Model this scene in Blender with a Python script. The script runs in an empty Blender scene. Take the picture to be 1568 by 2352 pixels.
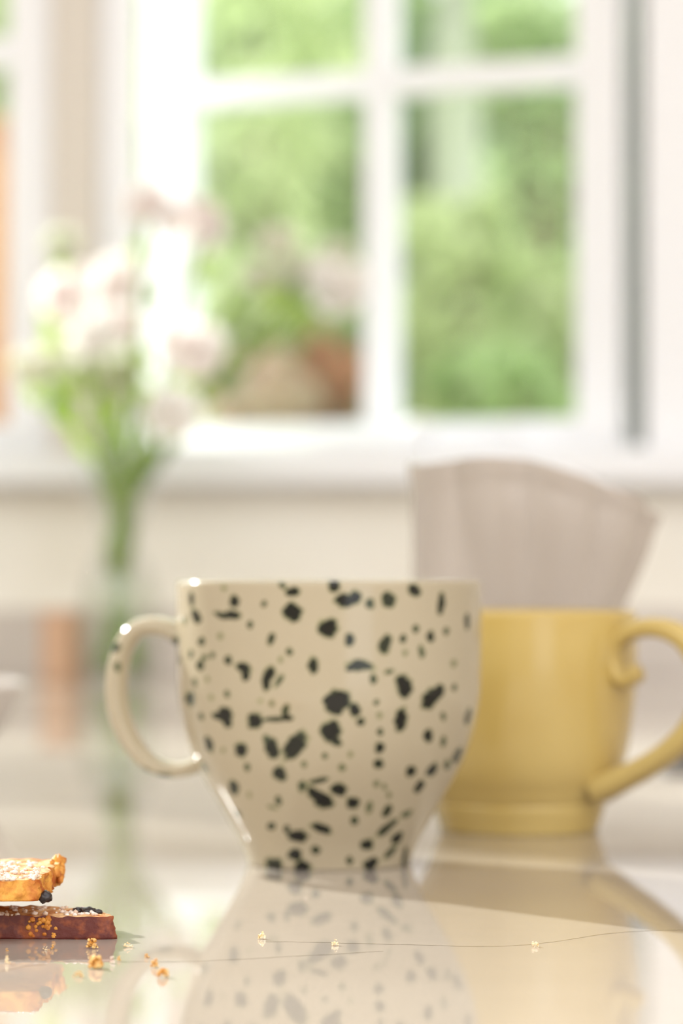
import bpy, bmesh, math, random
import numpy as np
from mathutils import Vector, Matrix, noise

# ------------------------------------------------------------------ camera, sky, sun, exposure
sc = bpy.context.scene
COL = sc.collection
W, H = 1568, 2352
FPX = 6500.0            # focal length in pixels of the 1568x2352 frame
EYE = 0.097             # eye height above the table top (z = 0)
HOR = 1330.0            # image row of the horizon

cam_d = bpy.data.cameras.new('camera')
cam = bpy.data.objects.new('camera', cam_d)
COL.objects.link(cam)
cam_d.sensor_fit = 'VERTICAL'
cam_d.sensor_height = 36.0
cam_d.sensor_width = 24.0
cam_d.lens = FPX / H * 36.0
cam_d.clip_start = 0.05
cam_d.clip_end = 200
cam.location = (0, 0, EYE)
cam.rotation_euler = (math.pi / 2 + math.atan((HOR - H / 2) / FPX), 0, 0)
cam_d.dof.use_dof = True
cam_d.dof.focus_distance = 0.757
cam_d.dof.aperture_fstop = 8.5
cam_d.dof.aperture_blades = 0
sc.camera = cam

world = bpy.data.worlds.new('sky')
sc.world = world
world.use_nodes = True
wn = world.node_tree
wbg = wn.nodes['Background']
wbg.inputs['Color'].default_value = (0.96, 0.975, 1.0, 1)
wbg.inputs['Strength'].default_value = 2.3

SUN_EL = math.radians(26.3)
SUN_AZ = Vector((-0.648, 0.761, 0)).normalized()
sun_d = bpy.data.lights.new('sun', 'SUN')
sun_d.energy = 8.5
sun_d.angle = math.radians(0.8)
sun_d.color = (1.0, 0.975, 0.96)
sun = bpy.data.objects.new('sun', sun_d)
COL.objects.link(sun)
to_sun = SUN_AZ * math.cos(SUN_EL) + Vector((0, 0, math.sin(SUN_EL)))
sun.rotation_euler = to_sun.to_track_quat('Z', 'Y').to_euler()
sun.location = (-4, 6, 4)

sc.view_settings.view_transform = 'Standard'
sc.view_settings.look = 'None'
sc.view_settings.gamma = 1.0
sc.view_settings.use_curve_mapping = False
sc.view_settings.exposure = 0.09
sc.cycles.sample_clamp_indirect = 60.0
sc.cycles.blur_glossy = 0.3

# ------------------------------------------------------------------ helpers
def P(px, py, d):
    """the point at distance d that a pixel of the photograph was measured on"""
    return Vector(((px - 784) / FPX * d, d, EYE + (HOR - py) / FPX * d))

def lin(r, g, b):
    f = lambda c: (c / 255 / 12.92) if c / 255 <= 0.04045 else ((c / 255 + 0.055) / 1.055) ** 2.4
    return (f(r), f(g), f(b), 1)

def mat(name, col, rough=0.5, spec=0.5, **kw):
    m = bpy.data.materials.new(name)
    m.use_nodes = True
    b = m.node_tree.nodes['Principled BSDF']
    b.inputs['Base Color'].default_value = col
    b.inputs['Roughness'].default_value = rough
    b.inputs['Specular IOR Level'].default_value = spec
    for k, v in kw.items():
        b.inputs[k].default_value = v
    return m

def nodes(m):
    nt = m.node_tree
    return nt, nt.nodes, nt.links, nt.nodes['Principled BSDF']

def noise_color(m, c1, c2, scale, detail=4, lo=0.35, hi=0.65, bump=0.0, bscale=None, bdist=0.001, stretch=(1, 1, 1)):
    nt, n, l, b = nodes(m)
    tc = n.new('ShaderNodeTexCoord')
    mp = n.new('ShaderNodeMapping'); mp.inputs['Scale'].default_value = stretch
    l.new(tc.outputs['Object'], mp.inputs['Vector'])
    tx = n.new('ShaderNodeTexNoise'); tx.inputs['Scale'].default_value = scale; tx.inputs['Detail'].default_value = detail
    l.new(mp.outputs['Vector'], tx.inputs['Vector'])
    rp = n.new('ShaderNodeValToRGB')
    rp.color_ramp.elements[0].position = lo; rp.color_ramp.elements[0].color = c1
    rp.color_ramp.elements[1].position = hi; rp.color_ramp.elements[1].color = c2
    l.new(tx.outputs['Fac'], rp.inputs['Fac'])
    l.new(rp.outputs['Color'], b.inputs['Base Color'])
    if bump:
        t2 = n.new('ShaderNodeTexNoise'); t2.inputs['Scale'].default_value = bscale or scale; t2.inputs['Detail'].default_value = 3
        l.new(mp.outputs['Vector'], t2.inputs['Vector'])
        bp = n.new('ShaderNodeBump'); bp.inputs['Strength'].default_value = bump; bp.inputs['Distance'].default_value = bdist
        l.new(t2.outputs['Fac'], bp.inputs['Height'])
        l.new(bp.outputs['Normal'], b.inputs['Normal'])
    return m

def glass_mat(name, tint=(1, 1, 1, 1), ior=1.5, refl=1.0):
    m = bpy.data.materials.new(name); m.use_nodes = True
    nt = m.node_tree; nt.nodes.clear()
    out = nt.nodes.new('ShaderNodeOutputMaterial')
    tr = nt.nodes.new('ShaderNodeBsdfTransparent'); tr.inputs['Color'].default_value = tint
    gl = nt.nodes.new('ShaderNodeBsdfGlossy'); gl.inputs['Roughness'].default_value = 0.02
    # Schlick reflectance, the same from both sides of the sheet
    lw = nt.nodes.new('ShaderNodeLayerWeight'); lw.inputs['Blend'].default_value = 0.5
    pw = nt.nodes.new('ShaderNodeMath'); pw.operation = 'POWER'; pw.inputs[1].default_value = 5.0
    ml = nt.nodes.new('ShaderNodeMath'); ml.operation = 'MULTIPLY_ADD'
    f0 = ((ior - 1) / (ior + 1)) ** 2
    ml.inputs[1].default_value = (1 - f0) * refl; ml.inputs[2].default_value = f0
    nt.links.new(lw.outputs['Facing'], pw.inputs[0]); nt.links.new(pw.outputs[0], ml.inputs[0])
    mx = nt.nodes.new('ShaderNodeMixShader')
    nt.links.new(ml.outputs[0], mx.inputs['Fac'])
    nt.links.new(tr.outputs['BSDF'], mx.inputs[1]); nt.links.new(gl.outputs['BSDF'], mx.inputs[2])
    nt.links.new(mx.outputs['Shader'], out.inputs['Surface'])
    return m

def leaf_mat(name, c1, c2, trans=0.5, scale=3.0, tcol=None):
    m = mat(name, c1, 0.6, 0.25)
    nt, n, l, b = nodes(m)
    out = n['Material Output']
    tc = n.new('ShaderNodeTexCoord')
    tx = n.new('ShaderNodeTexNoise'); tx.inputs['Scale'].default_value = scale; tx.inputs['Detail'].default_value = 2
    l.new(tc.outputs['Object'], tx.inputs['Vector'])
    rp = n.new('ShaderNodeValToRGB')
    rp.color_ramp.elements[0].position = 0.38; rp.color_ramp.elements[0].color = c1
    rp.color_ramp.elements[1].position = 0.62; rp.color_ramp.elements[1].color = c2
    l.new(tx.outputs['Fac'], rp.inputs['Fac']); l.new(rp.outputs['Color'], b.inputs['Base Color'])
    tb = n.new('ShaderNodeBsdfTranslucent'); l.new(rp.outputs['Color'], tb.inputs['Color'])
    mx = n.new('ShaderNodeMixShader'); mx.inputs['Fac'].default_value = trans
    l.new(b.outputs['BSDF'], mx.inputs[1]); l.new(tb.outputs['BSDF'], mx.inputs[2])
    l.new(mx.outputs['Shader'], out.inputs['Surface'])
    return m

def mesh_obj(name, verts, faces, m, parent=None, smooth=True, loc=None):
    me = bpy.data.meshes.new(name)
    me.from_pydata([tuple(v) for v in verts], [], faces)
    me.update()
    if m: me.materials.append(m)
    if smooth:
        me.polygons.foreach_set('use_smooth', [True] * len(me.polygons))
    o = bpy.data.objects.new(name, me)
    COL.objects.link(o)
    if parent: o.parent = parent
    if loc is not None: o.location = loc
    return o

def bm_obj(name, bm, m, parent=None, smooth=False, loc=None):
    bmesh.ops.recalc_face_normals(bm, faces=bm.faces)
    me = bpy.data.meshes.new(name); bm.to_mesh(me); bm.free()
    if m: me.materials.append(m)
    if smooth: me.polygons.foreach_set('use_smooth', [True] * len(me.polygons))
    o = bpy.data.objects.new(name, me); COL.objects.link(o)
    if parent: o.parent = parent
    if loc is not None: o.location = loc
    return o

def box(bm, lo, hi, bevel=0.0, mtx=None):
    lo, hi = Vector(lo), Vector(hi)
    r = bmesh.ops.create_cube(bm, size=1.0)
    vs = r['verts']
    for v in vs:
        v.co = Vector((lo[i] + (v.co[i] + 0.5) * (hi[i] - lo[i]) for i in range(3)))
    if bevel:
        es = list({e for v in vs for e in v.link_edges})
        rr = bmesh.ops.bevel(bm, geom=es, offset=bevel, segments=2, affect='EDGES', profile=0.7)
        vs = [v for v in {v for f in rr['faces'] for v in f.verts}] 
        vs = list({v for f in rr['faces'] for v in f.verts})
    if mtx is not None:
        bmesh.ops.transform(bm, matrix=mtx, verts=vs)
    return vs

def box_obj(name, lo, hi, m, parent=None, bevel=0.0, mtx=None):
    bm = bmesh.new(); box(bm, lo, hi, bevel, mtx)
    return bm_obj(name, bm, m, parent)

def empty(name, loc, rz=0.0):
    o = bpy.data.objects.new(name, None); COL.objects.link(o)
    o.empty_display_size = 0.05
    o.location = loc; o.rotation_euler = (0, 0, rz)
    return o

def tag(o, label, cat, group=None, kind=None):
    o['label'] = label; o['category'] = cat
    if group: o['group'] = group
    if kind: o['kind'] = kind
    return o

def structure(o, label=None):
    o['kind'] = 'structure'
    if label: o['label'] = label
    return o

def spline(pts, n):
    """Catmull-Rom through pts (tuples of any length), n samples"""
    p = np.array(pts, float)
    p = np.vstack([2 * p[0] - p[1], p, 2 * p[-1] - p[-2]])
    k = len(p) - 3
    out = []
    for i in range(n):
        t = i / (n - 1) * k
        s = min(int(t), k - 1); t -= s
        a, b, c, d = p[s], p[s + 1], p[s + 2], p[s + 3]
        out.append(0.5 * (2 * b + (c - a) * t + (2 * a - 5 * b + 4 * c - d) * t * t + (3 * b - a - 3 * c + d) * t ** 3))
    return np.array(out)

def lathe_arrays(profile, seg):
    pr = np.array(profile, float)
    a = np.arange(seg) / seg * 2 * np.pi
    x = pr[:, 0][:, None] * np.cos(a)[None]
    y = pr[:, 0][:, None] * np.sin(a)[None]
    z = np.repeat(pr[:, 1][:, None], seg, 1)
    v = np.stack([x, y, z], -1).reshape(-1, 3)
    r = len(pr)
    i = np.arange(r - 1)[:, None] * seg + np.arange(seg)[None]
    j = np.arange(r - 1)[:, None] * seg + (np.arange(seg)[None] + 1) % seg
    f = np.stack([i, j, j + seg, i + seg], -1).reshape(-1, 4)
    return v, f

def np_mesh(name, v, f, m, parent=None, loc=None):
    me = bpy.data.meshes.new(name)
    me.vertices.add(len(v)); me.vertices.foreach_set('co', v.astype(np.float32).ravel())
    k = f.shape[1]
    me.loops.add(len(f) * k); me.loops.foreach_set('vertex_index', f.astype(np.int32).ravel())
    me.polygons.add(len(f))
    me.polygons.foreach_set('loop_start', (np.arange(len(f)) * k).astype(np.int32))
    me.polygons.foreach_set('use_smooth', np.ones(len(f), bool))
    me.update(calc_edges=True); me.validate()
    if m: me.materials.append(m)
    o = bpy.data.objects.new(name, me); COL.objects.link(o)
    if parent: o.parent = parent
    if loc is not None: o.location = loc
    return o

def strap_arrays(center, nrm_w, thick, width, n=90, m=20, power=2.6):
    """a rounded strap swept along planar centre points (u, z); u along dir, width along nrm_w"""
    c = spline(center, n)
    tg = np.gradient(c, axis=0); tg /= np.linalg.norm(tg, axis=1)[:, None]
    nn = np.stack([-tg[:, 1], tg[:, 0]], 1)
    th = np.interp(np.linspace(0, 1, n), np.linspace(0, 1, len(thick)), thick)
    wd = np.interp(np.linspace(0, 1, n), np.linspace(0, 1, len(width)), width)
    a = np.arange(m) / m * 2 * np.pi
    ca, sa = np.cos(a), np.sin(a)
    e = 2 / power
    su = np.sign(ca) * np.abs(ca) ** e; sw = np.sign(sa) * np.abs(sa) ** e
    u = c[:, 0][:, None] + nn[:, 0][:, None] * su * th[:, None] / 2
    z = c[:, 1][:, None] + nn[:, 1][:, None] * su * th[:, None] / 2
    w = sw[None] * wd[:, None] / 2
    i = np.arange(n - 1)[:, None] * m + np.arange(m)[None]
    j = np.arange(n - 1)[:, None] * m + (np.arange(m)[None] + 1) % m
    f = np.stack([i, j, j + m, i + m], -1).reshape(-1, 4)
    return u.ravel(), w.ravel(), z.ravel(), f

def tube(bm, pts, r, seg=6):
    pts = [Vector(p) for p in pts]
    rings = []
    for k, p in enumerate(pts):
        t = (pts[min(k + 1, len(pts) - 1)] - pts[max(k - 1, 0)]).normalized()
        q = t.to_track_quat('Z', 'Y')
        rr = r[k] if isinstance(r, (list, tuple)) else r
        rings.append([bm.verts.new(p + q @ Vector((rr * math.cos(2 * math.pi * s / seg), rr * math.sin(2 * math.pi * s / seg), 0))) for s in range(seg)])
    for a, b in zip(rings, rings[1:]):
        for s in range(seg):
            bm.faces.new((a[s], a[(s + 1) % seg], b[(s + 1) % seg], b[s]))
    bm.faces.new(rings[0][::-1]); bm.faces.new(rings[-1])

# ------------------------------------------------------------------ materials
M = {}
M['paint'] = mat('white_gloss_paint', lin(237, 238, 243), 0.35, 0.4)
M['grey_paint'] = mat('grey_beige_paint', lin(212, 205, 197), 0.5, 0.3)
M['gap_shade'] = mat('gap_shade_grey', lin(92, 94, 88), 0.6, 0.3)  # flat grey for the shade in the hinge gap
M['wall'] = noise_color(mat('matt_wall_paint', lin(232, 228, 218), 0.8, 0.2), lin(238, 233, 223), lin(243, 239, 231), 6)
M['floor'] = noise_color(mat('oak_floor', lin(170, 140, 105), 0.5, 0.4), lin(150, 118, 85), lin(185, 152, 115), 9, stretch=(1, 8, 1))
M['pane'] = glass_mat('window_glass', (0.97, 1.0, 0.98, 1), 1.45)
M['vase_glass'] = glass_mat('vase_glass', (0.975, 0.985, 0.975, 1), 1.6, 1.0)
M['water'] = glass_mat('water', (0.97, 0.99, 0.95, 1), 1.2, 0.5)
M['marble'] = noise_color(mat('polished_stone', lin(225, 214, 204), 0.02, 0.5), lin(164, 153, 142), lin(180, 169, 158), 3.0, 6, 0.3, 0.7, stretch=(1, 1.6, 1))
M['vein'] = mat('stone_vein', lin(128, 116, 98), 0.08, 0.5)
M['marble_edge'] = noise_color(mat('honed_stone', lin(215, 205, 196), 0.3, 0.4), lin(200, 191, 184), lin(212, 203, 196), 5)
M['cream'] = mat('speckled_cream_glaze', lin(172, 160, 137), 0.11, 0.36)
M['inside'] = mat('cream_glaze', lin(190, 178, 158), 0.12, 0.5)
M['yellow'] = noise_color(mat('yellow_glaze', lin(206, 174, 92), 0.16, 0.5), lin(186, 158, 88), lin(200, 176, 112), 14, 2, 0.3, 0.7)
M['white_glaze'] = mat('white_glaze', lin(186, 176, 168), 0.12, 0.5)
M['dish'] = mat('porcelain', lin(226, 218, 212), 0.12, 0.5)
M['dark'] = mat('dark_slate_handle', lin(42, 46, 56), 0.35, 0.4)
M['steel'] = mat('brushed_steel', lin(190, 190, 192), 0.25, 0.5, Metallic=1.0)
M['wood'] = noise_color(mat('light_wood', lin(214, 168, 130), 0.6, 0.3), lin(196, 152, 116), lin(212, 176, 148), 30, stretch=(1, 1, 0.1))

# speckle glaze: attribute "speck" 0..1 is the glaze thickness of the splatter
nt, n, l, b = nodes(M['cream'])
at = n.new('ShaderNodeAttribute'); at.attribute_name = 'speck'
rp = n.new('ShaderNodeValToRGB')
cr = rp.color_ramp
cr.elements[0].position = 0.0; cr.elements[0].color = lin(172, 160, 137)
cr.elements[1].position = 1.0; cr.elements[1].color = lin(26, 25, 20)
e = cr.elements.new(0.35); e.color = lin(150, 146, 112)
e = cr.elements.new(0.65); e.color = lin(66, 72, 52)
l.new(at.outputs['Fac'], rp.inputs['Fac']); l.new(rp.outputs['Color'], b.inputs['Base Color'])
tc = n.new('ShaderNodeTexCoord'); tx = n.new('ShaderNodeTexNoise'); tx.inputs['Scale'].default_value = 55; tx.inputs['Detail'].default_value = 1
l.new(tc.outputs['Object'], tx.inputs['Vector'])
bp = n.new('ShaderNodeBump'); bp.inputs['Strength'].default_value = 0.15; bp.inputs['Distance'].default_value = 0.0005
l.new(tx.outputs['Fac'], bp.inputs['Height']); l.new(bp.outputs['Normal'], b.inputs['Normal'])

# ------------------------------------------------------------------ the room: floor, window wall, sill
FLOOR = -0.76
YW = 2.95          # room face of the window wall
T = 0.10
structure(box_obj('floor', (-4.2, -2.6, FLOOR - 0.05), (3.0, YW + T, FLOOR), M['floor']))

SILL_Z = 0.200     # underside of window frames
HEAD = 2.05
TOP = 2.35
bmw = bmesh.new()
box(bmw, (-4.2, YW, FLOOR), (3.0, YW + T, SILL_Z))                 # below the sills
box(bmw, (-4.2, YW, HEAD), (3.0, YW + T, TOP))                     # above the heads
box(bmw, (-4.2, YW, SILL_Z), (-2.95, YW + T, HEAD))
box(bmw, (-1.58, YW, SILL_Z), (-1.43, YW + T, HEAD))               # pier
box(bmw, (0.40, YW, SILL_Z), (3.0, YW + T, HEAD))
structure(bm_obj('wall_back', bmw, M['wall']))
structure(box_obj('ceiling', (-4.2, 0.35, TOP), (3.0, YW + T, TOP + 0.08), M['wall']))     # added ceiling, stopped short so sky light fills the unseen room
bmr = bmesh.new()
box(bmr, (-4.2, -2.7, FLOOR), (0.75, -2.6, TOP)); box(bmr, (2.3, -2.7, FLOOR), (3.0, -2.6, TOP)); box(bmr, (0.75, -2.7, 1.5), (2.3, -2.6, TOP))
structure(bm_obj('wall_front', bmr, M['wall']))  # unseen rear wall, its opening placed to narrow the highlights on the mugs
structure(box_obj('wall_left', (-4.3, -2.6, FLOOR), (-4.2, YW + T, TOP), M['wall']))  # both side walls are out of view, added to cut sky light indoors
structure(box_obj('wall_right', (3.0, -2.6, FLOOR), (3.1, YW + T, TOP), M['wall']))
structure(box_obj('trim_1', (-4.2, YW - 0.055, 0.194), (3.0, YW, 0.226), M['paint'], bevel=0.006), 'white painted window board running under the windows')
structure(box_obj('trim_2', (-1.0, YW - 0.02, 0.0), (1.0, YW, 0.066), M['marble_edge'], bevel=0.002), 'low stone upstand between table and wall')

def frame_bars(name, x0, x1, z0, z1, m, parent, wl, wr, wb, wt, y0, y1):
    bm = bmesh.new()
    box(bm, (x0, y0, z0), (x0 + wl, y1, z1), 0.003)
    box(bm, (x1 - wr, y0, z0), (x1, y1, z1), 0.003)
    box(bm, (x0 + wl, y0, z0), (x1 - wr, y1, z0 + wb), 0.003)
    box(bm, (x0 + wl, y0, z1 - wt), (x1 - wr, y1, z1), 0.003)
    return bm_obj(name, bm, m, parent)

FZ0, FZ1 = SILL_Z, HEAD
# fixed frame of the open casement (jambs -0.304..-0.22 and 0.315..0.40)
w1 = structure(empty('window_1', (0, YW, 0)), 'white casement window standing open to the garden')
bm = bmesh.new()
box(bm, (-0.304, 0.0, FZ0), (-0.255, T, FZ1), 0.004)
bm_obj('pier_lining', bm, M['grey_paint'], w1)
bm = bmesh.new()
box(bm, (-0.255, 0.018, FZ0), (-0.220, T, FZ1), 0.004)
bm_obj('mullion_post', bm, M['paint'], w1)
box_obj('jamb', (0.318, 0.0, FZ0), (0.400, T, FZ1), M['paint'], w1, 0.004)
box_obj('gap_shade_strip', (0.313, 0.012, 0.236), (0.318, T - 0.004, FZ1 - 0.05), M['gap_shade'], w1)  # dark strip added on the jamb as the shade of the hinge gap
box_obj('frame_sill', (-0.22, 0.0, FZ0), (0.318, T, 0.236), M['paint'], w1, 0.004)
box_obj('frame_head', (-0.22, 0.0, FZ1 - 0.045), (0.318, T, FZ1), M['paint'], w1, 0.004)
SW, SA = 0.548, math.radians(20)
sash = empty('sash', (0.301, 0.035, 0)); sash.parent = w1
sash.rotation_euler = (0, 0, math.pi - SA)      # local +x runs from the hinge to the free edge, local -y faces the garden
# local x: 0 hinge .. SW free edge; thickness on y
st = 0.05
zb, zt = 0.238, FZ1 - 0.05
frame_bars('sash_frame', 0, SW, zb, zt, M['paint'], sash, 0.050, 0.053, 0.029, 0.05, -0.02, 0.02)
cx = SW * 0.497
box_obj('glazing_bar', (cx - 0.0175, -0.014, zb + 0.029), (cx + 0.0175, 0.014, zt - 0.05), M['paint'], sash, 0.003)
hz = [0.637, 1.06, 1.50]
for z in hz:
    box_obj('glazing_bar', (0.05, -0.013, z - 0.0155), (cx - 0.0175, 0.013, z + 0.0155), M['paint'], sash, 0.003)
    box_obj('glazing_bar', (cx + 0.0175, -0.013, z - 0.0155), (SW - 0.053, 0.013, z + 0.0155), M['paint'], sash, 0.003)
ze = [zb + 0.029] + [q for z in hz for q in (z - 0.0155, z + 0.0155)] + [zt - 0.05]
for a, c in ((0.05, cx - 0.0175), (cx + 0.0175, SW - 0.053)):
    for k in range(4):
        box_obj('pane', (a, -0.002, ze[2 * k]), (c, 0.002, ze[2 * k + 1]), M['pane'], sash)
# stay bar and its knob on the sill
stay = bmesh.new()
box(stay, (-0.03, 0.005, 0.236), (0.20, 0.017, 0.243), 0.002)
r = bmesh.ops.create_uvsphere(stay, u_segments=16, v_segments=10, radius=0.017)
bmesh.ops.transform(stay, matrix=Matrix.Translation((0.081, 0.012, 0.250)), verts=r['verts'])
r = bmesh.ops.create_uvsphere(stay, u_segments=12, v_segments=8, radius=0.012)
bmesh.ops.transform(stay, matrix=Matrix.Translation((0.176, 0.012, 0.250)), verts=r['verts'])
bm_obj('stay', stay, M['paint'], w1, True)

def fixed_window(name, x0, x1, vbars, hbars, label):
    w = structure(empty(name, (0, YW, 0)), label)
    frame_bars('window_frame', x0, x1, FZ0, FZ1, M['paint'], w, 0.047, 0.047, 0.06, 0.045, 0.02, T - 0.02)
    xs = [x0 + 0.047] + [q for v in vbars for q in (v - 0.0175, v + 0.0175)] + [x1 - 0.047]
    zs = [FZ0 + 0.06] + [q for v in hbars for q in (v - 0.0155, v + 0.0155)] + [FZ1 - 0.045]
    for v in vbars:
        box_obj('glazing_bar', (v - 0.0175, 0.03, zs[0]), (v + 0.0175, T - 0.03, zs[-1]), M['paint'], w, 0.003)
    for k in range(0, len(xs), 2):
        for h in hbars:
            box_obj('glazing_bar', (xs[k], 0.032, h - 0.0155), (xs[k + 1], T - 0.032, h + 0.0155), M['paint'], w, 0.003)
        for j in range(0, len(zs), 2):
            box_obj('pane', (xs[k], 0.048, zs[j]), (xs[k + 1], 0.052, zs[j + 1]), M['pane'], w)
    return w
fixed_window('window_2', -1.43, -0.304, [-0.87], [0.655, 1.06], 'white fixed window beside the casement, behind the flowers')
fixed_window('window_3', -2.95, -1.58, [-2.40], [0.655], 'white fixed window beyond the pier')

# ------------------------------------------------------------------ the table
table = tag(empty('stone_table', (0, 1.63, FLOOR)), 'polished pale stone table reaching to the window wall', 'table')
tz = -FLOOR
top = box_obj('tabletop', (-1.0, -1.30, tz - 0.035), (1.0, YW - 1.63 - 0.0005, tz), M['marble'], table, 0.003)
for sx in (-0.9, 0.9):
    for sy in (-1.2, 1.2):
        box_obj('leg', (sx - 0.04, sy - 0.04, 0), (sx + 0.04, sy + 0.04, tz - 0.035), M['wood'], table, 0.004)
def vein(pix, w0):
    pts = []
    for (px, py) in pix:
        d = EYE * FPX / (py - HOR)
        pts.append(((px - 784) / FPX * d, d))
    c = spline(pts, 60)
    rng = random.Random(len(pix))
    vs, fs = [], []
    for i, (x, y) in enumerate(c):
        w = 0.7 * w0 * (0.35 + 0.9 * noise.noise(Vector((i * 0.35, w0 * 9000, 0))) ** 2 + 0.35 * rng.random())
        y += 0.0006 * noise.noise(Vector((i * 0.4, 3.1, w0 * 5000)))
        vs += [(x, y - w - 1.63, tz + 0.00005), (x, y + w - 1.63, tz + 0.00005)]
        if i: fs.append((2 * i - 2, 2 * i, 2 * i + 1, 2 * i - 1))
    o = mesh_obj('vein', vs, fs, M['vein'], table, False)
    return o
vein([(-40, 2205), (60, 2204), (180, 2206), (300, 2206), (440, 2205), (560, 2200), (660, 2194), (760, 2189), (880, 2182)], 0.00055)
vein([(600, 2160), (700, 2161), (770, 2163), (880, 2166), (980, 2168), (1070, 2171), (1160, 2170), (1240, 2164), (1320, 2153), (1400, 2141), (1520, 2134), (1620, 2133)], 0.00065)
vein([(0, 2228), (30, 2223), (70, 2215), (110, 2212)], 0.0005)

# ------------------------------------------------------------------ speckled mug
def A(x, y, rx, ry, a=0, k=1.0): return (200 + x / 3.136, 1280 + y / 3.136, rx / 3.136, ry / 3.136, a, k)
def B(x, y, rx, ry, a=0, k=1.0): return (650 + x / 3.136, 1280 + y / 3.136, rx / 3.136, ry / 3.136, a, k)
SPOTS = [
 A(778,300,20,50,-5), A(815,420,32,50,-20), A(1095,310,34,42), A(1080,405,60,32,-5), A(1000,405,50,22,20,.9), A(1300,325,20,24,0,.85),
 A(1500,245,50,32,5), A(1430,200,30,20,40,.8), A(1495,385,62,62), A(725,450,18,35,0,.5), A(1205,470,20,32,0,.8), A(660,600,18,45,0,.8),
 A(857,595,26,30,0,.9), A(1350,565,24,40,15,.85), A(1475,652,22,24,0,.8), A(775,680,18,32,0,.8), A(880,700,25,20,0,.7), A(935,685,18,22,0,.7),
 A(845,755,28,42,20,.85), A(1050,715,26,32,-15,.95), A(1160,765,62,30,20), A(1175,820,28,35), A(1415,705,18,26,10,.4), A(1335,810,38,60,20),
 A(1315,880,28,45), A(1405,850,20,50,30,.6), A(805,880,18,35,0,.6), A(765,995,38,52,-10,.85), A(1025,1090,55,50), A(970,1105,40,28), A(1045,1140,35,40),
 A(1040,950,20,28,0,.6), A(1355,1005,18,22,0,.5), A(850,1115,20,28,0,.6), A(1235,1130,50,60), A(1370,1115,80,18,-5,.85), A(1450,1050,25,45,10,.7),
 A(1460,1105,40,25), A(905,1310,28,65,-15,.95), A(1140,1335,42,52,-10), A(1355,1320,50,70,-15,.95), A(1310,1250,25,30,0,.6), A(1510,1300,58,110,38,.95),
 A(1405,1495,48,50,0,.95), A(1080,1610,36,52,-15,.9), A(1180,1460,22,30,0,.6), A(865,1490,20,50,-25,.6), A(1395,1685,22,40,-10,.7), A(1350,1740,40,15,15,.45),
 A(1345,1880,30,30,0,.85), A(1100,1800,15,40,-30,.6), A(1560,1585,30,40,20,.6), A(1355,2165,60,55,0,.9), A(1185,2250,35,20,0,.7), A(1450,1890,20,25,0,.8),
 A(1020,220,20,22,0,.4), A(995,550,22,25,0,.4), A(900,855,15,22,0,.4), A(925,980,20,22,0,.35), A(1010,1345,15,22,0,.4), A(1190,1660,15,25,0,.35), A(1275,990,20,20,0,.3), A(685,730,14,40,0,.5),
 B(370,200,40,50), B(435,305,65,45,10), B(515,285,40,50), B(615,325,32,40,0,.7), B(745,300,50,55,0,.85), B(920,235,42,42), B(1110,330,25,75,5,.95),
 B(325,490,60,68,30), B(475,570,32,44,-10,.95), B(715,605,42,65,20,.85), B(840,565,24,28,0,.85), B(930,500,22,30,0,.7), B(1035,555,26,40), B(1145,515,20,28,0,.7),
 B(225,745,35,55,0,.95), B(1300,450,18,60,0,.9), B(550,745,90,38,5,.9), B(480,765,40,20,-20), B(635,840,25,35,0,.7), B(740,790,35,18,-10,.6),
 B(855,660,18,22,0,.45), B(970,660,22,45,-10,.6), B(1200,745,22,25,0,.45), B(850,890,55,80,-15), B(1040,980,90,52,-50), B(1090,930,40,45), B(1205,910,20,28,0,.75),
 B(395,985,85,70,-30), B(370,1030,60,55), B(320,990,30,30), B(510,1050,38,48,15), B(555,1130,30,28,-30,.9), B(660,1000,20,24,0,.7), B(680,1090,20,24,0,.4),
 B(830,1120,42,80,8), B(685,1205,20,26,0,.8), B(345,1195,65,75), B(385,1265,35,40,-30,.9), B(1020,1240,32,52,-10), B(1125,1110,18,35,0,.65), B(1310,1130,22,60,12,.9),
 B(680,1315,32,40), B(675,1425,35,35,0,.9), B(305,1365,22,24,0,.6), B(480,1355,18,24,0,.4), B(165,1425,20,26,0,.5), B(425,1450,26,28,0,.5),
 B(1130,1290,20,40,0,.6), B(1235,1400,32,60,15,.85), B(1160,1460,25,40,-10,.6), B(900,1490,35,42,20), B(1050,1490,32,55,40), B(960,1600,28,50,35),
 B(260,1540,70,20,-12,.8), B(150,1575,35,18,20,.6), B(270,1660,95,42,38), B(300,1690,60,50), B(400,1605,50,45), B(500,1700,48,42,-20),
 B(660,1570,22,28,0,.5), B(715,1590,15,25,0,.5), B(750,1650,18,25,0,.5), B(610,1740,25,50,10,.5), B(510,1830,28,35,0,.7), B(735,1770,30,48,30,.9),
 B(280,1885,75,32,18), B(735,1895,100,26,-38,.8), B(870,1800,45,25,-30,.55), B(600,2010,48,38,-25), B(805,1975,35,52,35), B(240,2040,32,32,0,.8), B(475,2120,25,30,0,.8),
 B(620,2150,55,40,-20), B(760,2080,70,22,-45,.7), B(865,2140,20,90,5,.8), B(115,1945,65,45), B(90,2080,50,45), B(150,2170,55,45), B(40,1900,20,30,0,.9),
 (265,1487,15,11,0,.9), (271,1532,7,12,0,.6), (236,1612,6,14,0,.8), (336,1772,16,8,20,.8), (378,1782,22,8,0,.7),
]
MD = 0.97
MS = MD / FPX                       # metres per pixel at the mug
MUG_PX, MUG_BASE = 756, 1980
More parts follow.
